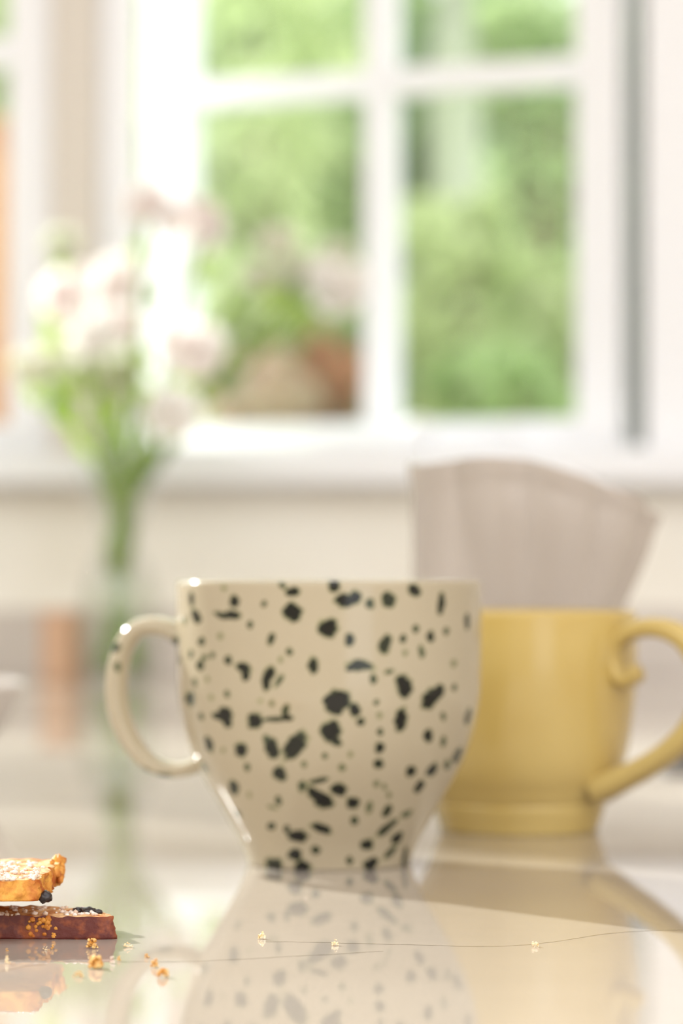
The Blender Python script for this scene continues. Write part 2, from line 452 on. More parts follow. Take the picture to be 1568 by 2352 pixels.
def speck(px, py):
    out = np.zeros_like(px)
    wob = 0.17 * np.sin(px * 0.15 + 1.3 * np.sin(py * 0.11)) * np.cos(py * 0.17 + 0.7) + 0.05 * np.sin(px * 0.33 + py * 0.27)
    for cx_, cy_, rx, ry, a, k in SPOTS:
        s = (np.abs(px - cx_) < 45) & (np.abs(py - cy_) < 45)
        if not s.any(): continue
        ca, sa = math.cos(math.radians(a)), math.sin(math.radians(a))
        dx, dy = px[s] - cx_, py[s] - cy_
        u, v = (dx * ca + dy * sa) / rx, (-dx * sa + dy * ca) / ry
        r_ = np.sqrt(u * u + v * v) + wob[s]
        out[s] = np.maximum(out[s], k ** 0.8 * np.clip((1.24 - r_) / 0.42, 0, 1))
    return out
mug = tag(empty('speckled_mug', ((MUG_PX - 784) * MS, MD, 0)), 'large cream footed mug splattered with dark green glaze, handle turned away from the yellow mug', 'mug')
outer = [(1335, 351), (1400, 350), (1450, 350), (1540, 349), (1600, 346), (1650, 337), (1700, 324), (1745, 307), (1790, 284), (1830, 260.6), (1870, 237.2), (1910, 213.8), (1930, 203.5), (1958, 191.5), (1980, 184)]
o_y = [p[0] for p in outer]; o_r = [p[1] for p in outer]
rows = 300
so = spline([(p[1], MUG_BASE - p[0]) for p in outer[::-1]], rows)      # from foot up to the rim, in pixels
prof = [(150, 10), (160, 2), (168, 0), (180, 0)] + [(r_, max(z_, 1.5)) for r_, z_ in so[:-3]]
prof += [(350.5, 642), (348, 645.5), (343, 646.5), (337, 644)]
nout = len(prof)
v, f = lathe_arrays(np.array(prof) * MS, 640)
ob = np_mesh('body', v, f, M['cream'], mug)
px = MUG_PX + v[:, 0] / MS; py = MUG_BASE - v[:, 2] / MS
front = v[:, 1] <= 0
sp = np.where(front, speck(px, py), speck(2 * MUG_PX - px + 9, py))
at_ = ob.data.attributes.new('speck', 'FLOAT', 'POINT'); at_.data.foreach_set('value', sp.astype(np.float32))
inn = [(337, 644), (331, 620), (328, 500), (322, 360), (300, 260), (255, 180), (200, 110), (120, 60), (0.5, 45)]
si = spline([(a_, b_) for a_, b_ in inn], 60)
v, f = lathe_arrays(si * MS, 128)
np_mesh('interior', v, f, M['inside'], mug)
v, f = lathe_arrays(np.array([(0.5, 14), (80, 13), (150, 10)]) * MS, 96)
np_mesh('foot_base', v, f, M['inside'], mug)
hc = [(418, 1462), (392, 1447), (352, 1438), (312, 1445), (284, 1474), (266, 1525), (260, 1590), (269, 1650), (295, 1706), (332, 1748), (380, 1768), (425, 1766), (462, 1752)]
u, w_, z, f = strap_arrays([((p[0] - MUG_PX), (MUG_BASE - p[1])) for p in hc], None, [52, 46, 44, 44, 48, 50, 46, 40, 36, 40], [170, 120, 100, 95, 92, 92, 95, 105, 120], 160, 40, 2.4)
ha = math.radians(7)               # the handle is turned a little toward the window
v = np.stack([u * math.cos(ha) + w_ * math.sin(ha), -u * math.sin(ha) + w_ * math.cos(ha), z], 1)
oh = np_mesh('handle', v * MS, f, M['cream'], mug)
sp = speck(MUG_PX + u, MUG_BASE - v[:, 2])
at_ = oh.data.attributes.new('speck', 'FLOAT', 'POINT'); at_.data.foreach_set('value', sp.astype(np.float32))

# ------------------------------------------------------------------ yellow mug
JD = 1.10; JS = JD / FPX; J_PX = 1190; J_BASE = HOR + EYE / JD * FPX
ymug = tag(empty('yellow_mug', ((J_PX - 784) * JS, JD, 0)), 'mustard yellow glazed mug with a scrolled handle, close behind the speckled mug', 'mug')
outer = [(1408, 270), (1440, 271), (1500, 272), (1560, 270), (1640, 262), (1720, 249), (1770, 234), (1805, 215), (1828, 203), (1836, 197), (1842, 198), (1858, 194), (1880, 186), (1900, 180), (1912, 176)]
so = spline([(r_, J_BASE - y_) for y_, r_ in outer[::-1]], 90)
zr = J_BASE - 1408
prof = [(0.5, 8), (120, 8), (140, 2), (150, 0), (168, 0)] + [(r_, max(z_, 1.2)) for r_, z_ in so] + [(268, zr + 4), (264, zr + 6), (258, zr + 4)]
prof += [(252, zr - 10), (250, zr - 140), (232, zr - 300), (190, zr - 400), (100, zr - 440), (0.5, zr - 450)]
v, f = lathe_arrays(np.array(prof) * JS, 128)
np_mesh('body', v, f, M['yellow'], ymug)
hc = [(1436, 1522), (1440, 1546), (1418, 1556), (1400, 1532), (1396, 1500), (1408, 1466), (1440, 1443), (1490, 1438), (1540, 1462), (1574, 1518), (1580, 1585), (1560, 1645), (1518, 1700), (1462, 1745), (1412, 1775), (1366, 1800)]
TH = math.radians(52)
u, w_, z, f = strap_arrays([((p[0] - J_PX) / math.sin(TH), J_BASE - p[1]) for p in hc], None, [6, 24, 34, 38, 40, 40, 42, 46, 52, 52, 50, 48, 48, 54, 64], [56, 60, 64, 66, 66, 66, 66, 70, 76, 84, 110], 130, 28, 2.8)
# direction of the handle plane: right and toward the camera
v = np.stack([u * math.sin(TH) + w_ * math.cos(TH), -u * math.cos(TH) + w_ * math.sin(TH), z], 1)
np_mesh('handle', v * JS, f, M['yellow'], ymug)

# ------------------------------------------------------------------ white fluted jug
VD = 1.225; VS = VD / FPX; V_PX = 1217; V_BASE = HOR + EYE / VD * FPX
jug = tag(empty('fluted_jug', ((V_PX - 784) * VS, VD, 0)), 'white fluted ceramic jug with a wavy sloping rim, standing behind the yellow mug', 'jug')
SEG, ROW = 192, 90
zt_ = V_BASE - 1066
hp = spline([(128, 0), (138, 14), (150, 60), (170, 220), (196, V_BASE - 1440), (212, V_BASE - 1380), (236, V_BASE - 1290), (262, V_BASE - 1190), (276, V_BASE - 1110), (280, V_BASE - 1066)], ROW)
def jug_shell(inset, flip):
    vs = np.zeros((ROW, SEG, 3))
    a = np.arange(SEG) / SEG * 2 * np.pi
    c, s = np.cos(a), np.sin(a)
    for k in range(ROW):
        r0, z0 = hp[k]
        t = np.clip((z0 / zt_), 0, 1)
        flute = 0.042 * np.clip(t * 2.2 - 0.6, 0, 1) * (np.abs(np.cos(a * 5 + 0.45)) ** 0.7 * 2 - 1.2)
        spout = np.clip(-c, 0, 1) ** 6
        lip = 0.035 * np.clip((t - 0.93) / 0.07, 0, 1)
        w = np.clip((-c - 0.50) / 0.42, 0, 1); w = w * w * (3 - 2 * w)
        u_ = np.clip((t - 0.36) / 0.22, 0, 1); u_ = u_ * u_ * (3 - 2 * u_)
        r = r0 * (1 + flute * (1 - w) + lip * (1 - w))
        r = r + w * u_ * max(0.0, 272 - r0) - inset
        # the rim falls away from the spout
        drop = np.where(c > -0.1, (np.clip((c + 0.1) / 1.1, 0, 1) ** 1.35) * 118, 0) + 5 * np.cos(a * 5 + 0.45)
        z = z0 - drop * np.clip((t - 0.55) / 0.45, 0, 1)
        vs[k, :, 0] = r * c; vs[k, :, 1] = r * s; vs[k, :, 2] = z
    return vs
o1 = jug_shell(0, False); i1 = jug_shell(15, True)
i1[:, :, 2] = np.maximum(i1[:, :, 2], 16) - 0
allv = np.concatenate([o1.reshape(-1, 3), i1[::-1].reshape(-1, 3)])
idx = np.arange(2 * ROW * SEG).reshape(2 * ROW, SEG)
fi = np.stack([idx[:-1], np.roll(idx[:-1], -1, 1), np.roll(idx[1:], -1, 1), idx[1:]], -1).reshape(-1, 4)
jb = np_mesh('body', allv * VS, fi, M['white_glaze'], jug)
bm = bmesh.new(); r = bmesh.ops.create_circle(bm, cap_ends=True, segments=64, radius=118 * VS)
bmesh.ops.translate(bm, verts=bm.verts, vec=(0, 0, 16.5 * VS)); bm_obj('bottom', bm, M['white_glaze'], jug)
bm = bmesh.new(); bmesh.ops.create_circle(bm, cap_ends=True, segments=64, radius=128 * VS); bmesh.ops.translate(bm, verts=bm.verts, vec=(0, 0, 0.0003)); bm_obj('foot', bm, M['white_glaze'], jug)

# ------------------------------------------------------------------ white dish at the edge
DD = 1.35
dish = tag(empty('white_dish', (-0.150 - 0.075, DD, 0)), 'white porcelain bowl behind the bread, only the tip of its rim in view', 'bowl')
pr = [(0.0005, 0.003), (0.030, 0.003), (0.031, 0.0), (0.036, 0.0), (0.037, 0.004), (0.048, 0.010), (0.060, 0.021), (0.068, 0.033), (0.0735, 0.044), (0.0752, 0.0468), (0.0745, 0.0480), (0.0728, 0.0470), (0.066, 0.034), (0.057, 0.022), (0.045, 0.012), (0.02, 0.007), (0.0005, 0.0065)]
v, f = lathe_arrays(spline(pr, 70), 128); np_mesh('bowl', v, f, M['dish'], dish)

# ------------------------------------------------------------------ dark knife handle
knife = tag(empty('table_knife', (0.168, 1.50, 0.0), 0.12), 'knife with a dark slate handle lying behind the yellow mug handle', 'knife')
bm = bmesh.new()
hs = spline([(0, 0.001), (0.004, 0.0032), (0.012, 0.0040), (0.05, 0.0042), (0.09, 0.0034), (0.10, 0.0026)], 24)
tube(bm, [(p[0], 0, 0.0042) for p in hs], [p[1] for p in hs], 14)
for v_ in bm.verts: v_.co.y *= 2.2
bm_obj('handle', bm, M['dark'], knife, True)
bm = bmesh.new()
for k, (x, wd) in enumerate(((0.097, 0.006), (0.12, 0.009), (0.19, 0.010), (0.215, 0.004))):
    for y, zz in ((-wd, 0.0030), (wd, 0.0030), (wd, 0.0045), (-wd, 0.0045)): bm.verts.new((x, y, zz))
bm.verts.ensure_lookup_table()
for k in range(3):
    q = [bm.verts[k * 4 + i] for i in range(4)]; p_ = [bm.verts[k * 4 + 4 + i] for i in range(4)]
    for i in range(4): bm.faces.new((q[i], q[(i + 1) % 4], p_[(i + 1) % 4], p_[i]))
bm.faces.new([bm.verts[i] for i in range(4)]); bm.faces.new([bm.verts[12 + i] for i in range(4)])
bm_obj('blade', bm, M['steel'], knife)

# ------------------------------------------------------------------ wooden block by the wall
blk = P(143, 1560, 2.74)
block = tag(empty('wooden_block', (blk.x, 2.74, 0), math.radians(-24)), 'small upright tan wooden block by the wall beside the glass vase', 'block')
box_obj('body', (-0.0165, -0.0125, 0), (0.0165, 0.0125, 0.062), M['wood'], block, 0.002)
box_obj('cap', (-0.0175, -0.0135, 0.062), (0.0175, 0.0135, 0.067), M['wood'], block, 0.0015)

# ------------------------------------------------------------------ bread
crumb_top = noise_color(mat('toasted_crumb', lin(206, 150, 92), 0.75, 0.3), lin(176, 104, 48), lin(226, 186, 138), 260, 4, 0.35, 0.62, 0.9, 420, 0.0008)
crumb_orange = noise_color(mat('orange_crumb', lin(206, 132, 46), 0.6, 0.35), lin(170, 84, 22), lin(226, 164, 74), 240, 4, 0.35, 0.65, 0.9, 500, 0.0006)
crust_dark = noise_color(mat('dark_crust', lin(92, 40, 30), 0.5, 0.4), lin(92, 38, 32), lin(176, 94, 44), 170, 5, 0.50, 0.74, 0.7, 500, 0.0004)
sugar_m = noise_color(mat('sugar_grain', lin(230, 214, 204), 0.25, 0.5), lin(206, 176, 148), lin(238, 228, 222), 500, 2)
raisin_m = mat('raisin', lin(40, 30, 30), 0.3, 0.5)

def blob(bm, c, r, rng, sub=1, squash=(1, 1, 1)):
    q = bmesh.ops.create_icosphere(bm, subdivisions=sub, radius=1.0)
    ph = Vector((rng.random() * 20, rng.random() * 20, rng.random() * 20))
    for v in q['verts']:
        k = 1 + 0.45 * noise.noise(v.co * 1.7 + ph)
        v.co = Vector((v.co.x * squash[0], v.co.y * squash[1], v.co.z * squash[2])) * r * k + Vector(c)

def slice_of_bread(name, outline, z0, z1, bulge, crust_m, top_m, seed, parent, rough=1.0):
    """outline: plan points (x, y) of the underside, counter-clockwise; the top is inset by bulge"""
    rng = random.Random(seed)
    pts = np.array(outline, float)
    pts = np.vstack([pts, pts[:1]])
    seg = np.linalg.norm(np.diff(pts, axis=0), axis=1); cs = np.concatenate([[0], np.cumsum(seg)])
    n_ = int(cs[-1] / 0.0009)
    tt = np.linspace(0, cs[-1], n_, endpoint=False)
    ring = np.stack([np.interp(tt, cs, pts[:, i]) for i in (0, 1)], 1)
    for _ in range(2): ring = (np.roll(ring, 1, 0) + 2 * ring + np.roll(ring, -1, 0)) / 4
    cen = ring.mean(0)
    org = parent.location
    def nz(x, y, z, s): return noise.noise(Vector((x * s, y * s, z * s + seed * 7)))
    rows_, vs = [], []
    K = 9
    for k in range(K + 1):
        t = k / K
        row = []
        for x, y in ring:
            dvec = Vector((cen[0] - x, cen[1] - y)).normalized()
            ins = bulge * t ** 1.5 + rough * (0.0006 * nz(x, y, t * .004, 420) + 0.0004 * nz(x, y, t * .004, 1100))
            zz = z0 + (z1 - z0) * t + (0.0004 * nz(x, y, 1, 300) if 0 < k < K else 0) + (0.0006 * nz(x, y, 2, 350) if k == K else 0)
            row.append((x + dvec.x * ins - org.x, y + dvec.y * ins - org.y, max(zz, z0 + (0.0 if k else 0)) - org.z))
        rows_.append(row)
    flat = [p for r_ in rows_ for p in r_]
    n = len(ring)
    fs = [(k * n + i, k * n + (i + 1) % n, (k + 1) * n + (i + 1) % n, (k + 1) * n + i) for k in range(K) for i in range(n)]
    fs.append(tuple(range(n))[::-1])
    mesh_obj('crust', flat, fs, crust_m, parent)
    # top face
    tv, tf = list(rows_[-1]), []
    KT = 14
    for k in range(1, KT + 1):
        t = k / KT * 0.97
        for (x, y, z) in rows_[-1]:
            xx = x + (cen[0] - org.x - x) * t; yy = y + (cen[1] - org.y - y) * t
            zz = z1 - org.z + 0.0007 * nz(xx, yy, 3, 330) + 0.0005 * nz(xx, yy, 4, 900)
            tv.append((xx, yy, zz))
        b0 = (k - 1) * n; b1 = k * n
        tf += [(b0 + i, b0 + (i + 1) % n, b1 + (i + 1) % n, b1 + i) for i in range(n)]
    tf.append(tuple(KT * n + i for i in range(n)))
    mesh_obj('crumb_face', tv, tf, top_m, parent)
    return ring, cen

def grains(name, parent, spots, rng, m, rmin, rmax):
    bm = bmesh.new()
    for (x, y, z) in spots:
        r = rng.uniform(rmin, rmax)
        blob(bm, (x - parent.location.x, y - parent.location.y, z - parent.location.z + r * 0.25), r, rng, 1, (1, 1, 0.8))
    o = bm_obj(name, bm, m, parent, True); o['kind'] = 'stuff'
    return o

rng = random.Random(4)
LT = 0.0062
s1 = tag(empty('bread_slice', (-0.10, 0.777, 0)), 'lowest dark-crusted slice of fruit bread, lying flat on the stone table', 'bread')
out1 = [(-0.150, 0.7645), (-0.0900, 0.7650), (-0.0640, 0.7640), (-0.0602, 0.7650), (-0.0625, 0.7705), (-0.0690, 0.7810), (-0.078, 0.7865), (-0.094, 0.7895), (-0.150, 0.7915)]
slice_of_bread('bread_slice', out1, 0.0, LT, 0.0011, crust_dark, crumb_top, 3, s1)
g = [(rng.uniform(-0.110, -0.0655), 0, LT) for _ in range(105)]
g = [(x, 0.7665 + (0.784 - 0.7665) * rng.random() ** 1.8 * (1 if x < -0.07 else 0.35), z) for x, _, z in g]
grains('sugar_grains', s1, g, rng, sugar_m, 0.0004, 0.0010)
for (x, y, r) in ((-0.0688, 0.7725, 0.0017), (-0.0715, 0.7745, 0.0014), (-0.0662, 0.771, 0.0010)):
    bm = bmesh.new(); blob(bm, (x - s1.location.x, y - s1.location.y, LT + 0.0004), r, rng, 3, (1.3, 1, 0.7)); bm_obj('raisin', bm, raisin_m, s1, True)
bm = bmesh.new()
for k in range(26):
    blob(bm, (rng.uniform(-0.0848, -0.0765) - s1.location.x, 0.7648 - s1.location.y, rng.uniform(0.0008, LT - 0.0004)), rng.uniform(0.0004, 0.0009), rng, 1, (1.1, 0.5, 1))
o = bm_obj('broken_crust', bm, crumb_orange, s1, True); o['kind'] = 'stuff'

s3 = tag(empty('bread_slice', (-0.135, 0.780, LT + 0.0012)), 'short middle slice of fruit bread that holds the top slice up', 'bread')
slice_of_bread('bread_slice', [(-0.165, 0.766), (-0.112, 0.766), (-0.109, 0.775), (-0.112, 0.795), (-0.165, 0.795)], LT + 0.0012, 0.0112, 0.0008, crust_dark, crumb_top, 9, s3)

UZ0, UZ1 = 0.0118, 0.0174
s2 = tag(empty('bread_slice', (-0.10, 0.777, UZ0)), 'topmost slice of orange fruit bread with a sugared face and a torn end', 'bread')
out2 = [(-0.160, 0.7500), (-0.0850, 0.7500), (-0.0806, 0.7510), (-0.0790, 0.7560), (-0.0802, 0.7650), (-0.0786, 0.7720), (-0.0800, 0.7800), (-0.0786, 0.7900), (-0.0792, 0.8040), (-0.090, 0.8080), (-0.160, 0.8090)]
slice_of_bread('bread_slice', out2, UZ0, UZ1, 0.0008, crumb_orange, crumb_top, 5, s2, 2.4)
g = [(rng.uniform(-0.156, -0.0808), 0, UZ1) for _ in range(560)]
g = [(x, 0.7505 + 0.045 * rng.random() ** 1.5, z) for x, _, z in g]
grains('sugar_grains', s2, g, rng, sugar_m, 0.0004, 0.0010)
bm = bmesh.new(); blob(bm, (-0.0786 - s2.location.x, 0.7535 - s2.location.y, 0.0009), 0.0019, rng, 3, (0.9, 1, 0.9)); bm_obj('raisin', bm, raisin_m, s2, True)
bm = bmesh.new()
for k in range(14):
    blob(bm, (rng.uniform(-0.0808, -0.0780) - s2.location.x, rng.uniform(0.785, 0.800) - s2.location.y, rng.uniform(0.0012, 0.0068)), rng.uniform(0.0010, 0.0019), rng, 1, (0.8, 1.2, 1))
o = bm_obj('torn_crust', bm, crumb_orange, s2, True)

# ------------------------------------------------------------------ crumbs on the table
crumb_m = noise_color(mat('bread_crumb', lin(222, 170, 80), 0.6, 0.4), lin(196, 128, 40), lin(240, 206, 140), 700, 3)
pale_m = noise_color(mat('pale_crumb', lin(238, 216, 176), 0.5, 0.4), lin(230, 196, 140), lin(246, 232, 208), 700, 3)
CR = [  # px, py of the base, width px, height px, material, lumps, label
 (222, 2221, 42, 30, 'o', 34, 'largest golden bread crumb, in front of the dark bread slice'),
 (213, 2176, 32, 24, 'o', 22, 'golden crumb just under the corner of the dark bread slice'),
 (376, 2241, 34, 22, 'o', 24, 'golden brown crumb farthest from the bread in the cluster of two'),
 (356, 2219, 24, 20, 'o', 16, 'brown crumb touching the cluster of two, the smaller of them'),
 (338, 2197, 16, 12, 'o', 9, 'small golden crumb behind the cluster of two'),
 (296, 2173, 24, 14, 'p', 12, 'pale golden crumb beyond the pointed end of the bread slice'),
 (274, 2203, 14, 12, 'o', 8, 'small brown crumb beside the clear sugar grain'),
 (259, 2210, 16, 16, 's', 8, 'clear white sugar grain beside the largest crumb'),
 (182, 2240, 26, 13, 'o', 12, 'flat golden crumb nearest the camera beside the largest crumb'),
 (124, 2178, 14, 12, 'o', 8, 'darker crumb of the pair under the bread crust'),
 (107, 2180, 18, 10, 'p', 8, 'paler crumb of the pair under the bread crust'),
 (20, 2210, 14, 22, 'w', 12, 'white sliver of crumb under the bread by the frame edge'),
 (19, 2182, 10, 8, 'o', 5, 'tiny orange crumb close against the bread crust'),
 (155, 2263, 8, 6, 'o', 4, 'tiny orange crumb lying nearest to the camera'),
 (602, 2154, 22, 18, 'p', 12, 'pale cubed crumb in front of the speckled mug, first along the stone crack'),
 (769, 2169, 20, 16, 'p', 11, 'yellow crumb lying on the stone crack below the speckled mug'),
 (1226, 2172, 24, 13, 'p', 12, 'pale yellow crumb on the stone crack below the yellow mug'),
 (703, 2062, 9, 8, 's', 4, 'tiny white crumb close to the foot of the speckled mug'),
]
mm = {'o': crumb_m, 'p': pale_m, 's': sugar_m, 'w': pale_m}
rng = random.Random(11)
for (px_, py_, wp, hp_, k, nl, lab) in CR:
    d = EYE * FPX / (py_ - HOR)
    s = d / FPX
    bm = bmesh.new()
    for q in range(int(nl * 1.7)):
        ax = rng.uniform(-1, 1); az = rng.random() ** 1.3
        r = rng.uniform(0.10, 0.19) * min(wp, hp_) * s
        if q < 3: az = 0
        wx = max(wp / 2 * s - r, 0) * (1 - 0.45 * az)
        blob(bm, (ax * wx, rng.uniform(-0.7, 0.7) * wx, r * 0.8 + az * max(hp_ * s - 1.8 * r, 0)), r, rng, 1)
    zmin = min(v.co.z for v in bm.verts)
    for v in bm.verts: v.co.z -= zmin
    o = bm_obj('crumb', bm, mm[k], None, False, Vector(((px_ - 784) * s, d, 0)))
    tag(o, lab, 'crumb', 'crumbs scattered on the stone table')

# ------------------------------------------------------------------ glass vase and flowers
FD = 2.70; FS = FD / FPX; F_PX = 275; F_BASE = HOR + EYE / FD * FPX
vx = (F_PX - 784) * FS
vase = tag(empty('glass_vase', (vx, FD, 0)), 'clear waisted glass vase of cut flowers standing by the window wall', 'vase')
hp = [(70, 0), (80, 6), (88, 60), (92, 150), (76, 240), (48, 300), (44, 330), (58, 390), (84, 460), (104, 510)]
so = spline(hp, 60)
prof = [(0.5, 3), (66, 3)] + [tuple(p) for p in so] + [(104, 513)] + [(p[0] - 6, max(p[1], 14)) for p in so[::-1]] + [(0.5, 14)]
v, f = lathe_arrays(np.array(prof) * FS, 64); np_mesh('glass_body', v, f, M['vase_glass'], vase)
wp_ = [(0.5, 15)] + [(p[0] - 7, max(p[1], 15)) for p in so if p[1] < 235] + [(0.5, 235)]
v, f = lathe_arrays(np.array(wp_) * FS, 48); np_mesh('water', v, f, M['water'], vase)

stem_m = leaf_mat('flower_stem_green', lin(128, 158, 62), lin(158, 184, 88), 0.35, 20)
leaf_m = leaf_mat('cut_leaf_green', lin(140, 172, 66), lin(178, 202, 104), 0.5, 20)
petal_pink = leaf_mat('pale_pink_petal', lin(250, 240, 238), lin(252, 247, 245), 0.45, 20)
petal_white = leaf_mat('white_petal', lin(250, 246, 242), lin(252, 250, 248), 0.45, 20)
bud_m = leaf_mat('pale_bud', lin(224, 226, 206), lin(238, 236, 222), 0.45, 20)

def petal_head(bm, c, r, rng, npet=8, face=None):
    """a round many-petalled blossom"""
    face = face or Vector((rng.uniform(-.6, .6), -1, rng.uniform(-.2, .8))).normalized()
    q = face.to_track_quat('Z', 'Y')
    for ring_ in range(3):
        k = npet - ring_ * 2
        el = 0.25 + ring_ * 0.5
        for i in range(k):
            a = 2 * math.pi * (i + 0.5 * ring_) / k + rng.uniform(-.2, .2)
            rr = r * (1 - 0.22 * ring_)
            dirv = Vector((math.cos(a) * math.cos(el), math.sin(a) * math.cos(el), math.sin(el)))
            side = Vector((-math.sin(a), math.cos(a), 0)) * rr * 0.42
            up = dirv.cross(side).normalized() * rr * 0.12
            p = [Vector((0, 0, 0)), dirv * rr * 0.6 + side - up, dirv * rr * 1.0 + side * 0.55, dirv * rr * 1.08 + up, dirv * rr * 1.0 - side * 0.55, dirv * rr * 0.6 - side - up]
            vv = [bm.verts.new(Vector(c) + q @ x) for x in p]
            bm.faces.new(vv)

def leaf_blade(bm, base, tip, wd, rng):
    base, tip = Vector(base), Vector(tip)
    ax = tip - base
    side = ax.cross(Vector((rng.uniform(-.3, .3), -1, rng.uniform(-.3, .3)))).normalized() * wd
    bend = Vector((0, 0, ax.length * 0.12))
    pts = [(0, .15), (.25, .8), (.5, 1), (.75, .7), (1, .05)]
    prev = None
    for t, w in pts:
        c = base + ax * t + bend * math.sin(t * math.pi)
        cur = (bm.verts.new(c - side * w), bm.verts.new(c + side * w))
        if prev: bm.faces.new((prev[0], prev[1], cur[1], cur[0]))
        prev = cur

# (bloom centres in photograph pixels with radius px and depth offset, kind), leaves, label
FL = [
 ([(340, 470, 48, -.02, 'p'), (388, 505, 34, 0, 'p')], [(330, 600, 300, 560), (345, 700, 372, 660), (330, 1000, 375, 930), (320, 900, 290, 830)], 'tall stem of pale pink blossom in front of the casement edge'),
 ([(478, 520, 50, .02, 'p'), (440, 480, 30, .03, 'p')], [(450, 640, 490, 600)], 'tall pale pink bloom overlapping the edge of the garden pane'),
 ([(640, 560, 42, .04, 'b'), (600, 640, 40, .03, 'b')], [(560, 720, 520, 690)], 'greenish white bloom reaching high into the garden pane'),
 ([(790, 672, 64, 0, 'w'), (735, 640, 42, .01, 'w'), (680, 620, 40, .03, 'b')], [(680, 690, 700, 770), (640, 720, 610, 650)], 'brightest white bloom leaning far over toward the glazing bar'),
 ([(770, 590, 38, .05, 'b')], [(700, 720, 660, 690)], 'small beige bloom behind the brightest white one'),
 ([(150, 680, 52, -.03, 'p'), (190, 640, 30, 0, 'p')], [(130, 800, 90, 770), (180, 980, 130, 900), (165, 900, 110, 870)], 'pink bloom leaning over toward the fixed window'),
 ([(275, 640, 50, .03, 'p'), (240, 690, 36, .02, 'p')], [(250, 780, 220, 720), (250, 1050, 305, 975), (262, 960, 225, 890)], 'pale bloom in front of the mullion post'),
 ([(218, 772, 54, -.04, 'w'), (270, 745, 42, -.02, 'p')], [(200, 900, 150, 880), (215, 1060, 160, 990), (240, 980, 290, 905)], 'white round bloom low in the middle of the bunch'),
 ([(430, 815, 66, -.03, 'p'), (478, 790, 40, -.01, 'w')], [(400, 880, 470, 870), (350, 850, 300, 800)], 'large pink bloom in front of the sash stile'),
 ([(392, 955, 58, -.05, 'w')], [(370, 1010, 420, 1000), (310, 1080, 350, 1010)], 'lowest white bloom, hanging over the vase rim'),
 ([(140, 560, 36, .02, 'b')], [(150, 640, 120, 600), (130, 760, 90, 720)], 'greenish bud high in front of the fixed window frame'),
 ([(60, 850, 40, -.02, 'b'), (120, 830, 34, 0, 'b')], [(90, 930, 60, 880), (110, 960, 150, 900), (180, 1000, 110, 930)], 'pale bud drooping low over the window board'),
 ([(270, 870, 60, 0, 'b'), (190, 860, 44, .02, 'b')], [(300, 960, 350, 880), (240, 1000, 210, 930)], 'cluster of pale buds at the heart of the bunch'),
 ([(530, 870, 36, .03, 'b')], [(440, 900, 560, 860), (480, 880, 540, 800)], 'green bud leaning low in front of the garden pane'),
]
rng = random.Random(21)
for k, (bl, lv, lab) in enumerate(FL):
    root = empty('cut_flower', (vx, FD, 0.0055)); 
    tag(root, lab, 'flower', 'cut flowers in the glass vase')
    R0 = root.location
    def loc(px_, py_, dy=0.0): 
        return P(px_, py_, FD + dy) - R0
    hx, hy, hr, hd, hk = bl[0]
    ang = 2 * math.pi * k / len(FL)
    foot = Vector((0.022 * math.cos(ang), 0.022 * math.sin(ang), 0.004))
    waist = Vector((0.011 * math.cos(ang + 2.6), 0.011 * math.sin(ang + 2.6), 315 * FS - 0.0055))
    mouth = Vector(loc(F_PX + (hx - F_PX) * 0.22, 1085, hd * 0.5)); 
    off = Vector((mouth.x, mouth.y, 0))
    if off.length > 0.030: off = off.normalized() * 0.030; mouth.x, mouth.y = off.x, off.y
    head = loc(hx, hy, hd)
    mid = mouth.lerp(head, 0.55) + Vector((0, 0, 0.018))
    path = spline([tuple(p) for p in (foot, foot.lerp(waist, .6), waist, mouth, mid, head)], 26)
    bm = bmesh.new(); tube(bm, path, 0.0028, 6)
    for (bx, by, br, bd, bk) in bl[1:]:
        tube(bm, spline([tuple(p) for p in (mid, mid.lerp(loc(bx, by, bd), .5) + Vector((0, 0, .006)), loc(bx, by, bd))], 8), 0.0015, 5)
    bm_obj('stem', bm, stem_m, root, True)
    for (bx, by, br, bd, bk) in bl:
        bm = bmesh.new(); petal_head(bm, loc(bx, by, bd), br * FS * 1.2, rng, 10)
        bm_obj('flower_head', bm, {'p': petal_pink, 'w': petal_white, 'b': bud_m}[bk], root)
    for (x0, y0, x1, y1) in lv:
        a_ = loc(x0, y0, hd * .7); b_ = loc(x1, y1, hd * .7)
        bm = bmesh.new(); leaf_blade(bm, a_, b_, 0.008, rng)
        # leaf stalk back to the stem
        j = min(path, key=lambda p: (Vector(p) - a_).length + (0.5 if p[2] < mouth.z else 0))
        tube(bm, [Vector(j), Vector(j).lerp(a_, .5) + Vector((0, 0, .002)), a_], 0.001, 4)
        bm_obj('leaf', bm, leaf_m, root)

# ------------------------------------------------------------------ the garden
structure(box_obj('garden_ground', (-9, YW + T, FLOOR - 0.06), (9, 16, FLOOR - 0.01), noise_color(mat('lawn', lin(120, 150, 70), 0.9, 0.1), lin(100, 132, 58), lin(140, 168, 84), 4)), 'lawn outside the windows')
G = {
 'light': leaf_mat('light_leaf', lin(192, 206, 150), lin(216, 224, 180), 0.5, 3),
 'mid': leaf_mat('mid_leaf', lin(164, 186, 130), lin(192, 208, 156), 0.5, 3),
 'dark': leaf_mat('dark_leaf', lin(122, 146, 104), lin(150, 172, 126), 0.45, 3),
 'deep': leaf_mat('deep_leaf', lin(90, 116, 82), lin(120, 144, 104), 0.4, 3),
 'copper': leaf_mat('copper_leaf', lin(206, 142, 110), lin(224, 172, 138), 0.5, 4),
 'taupe': leaf_mat('taupe_leaf', lin(214, 190, 170), lin(228, 208, 190), 0.5, 4),
 'bark': noise_color(mat('bark', lin(120, 100, 80), 0.9, 0.1), lin(96, 80, 62), lin(140, 120, 98), 12),
}
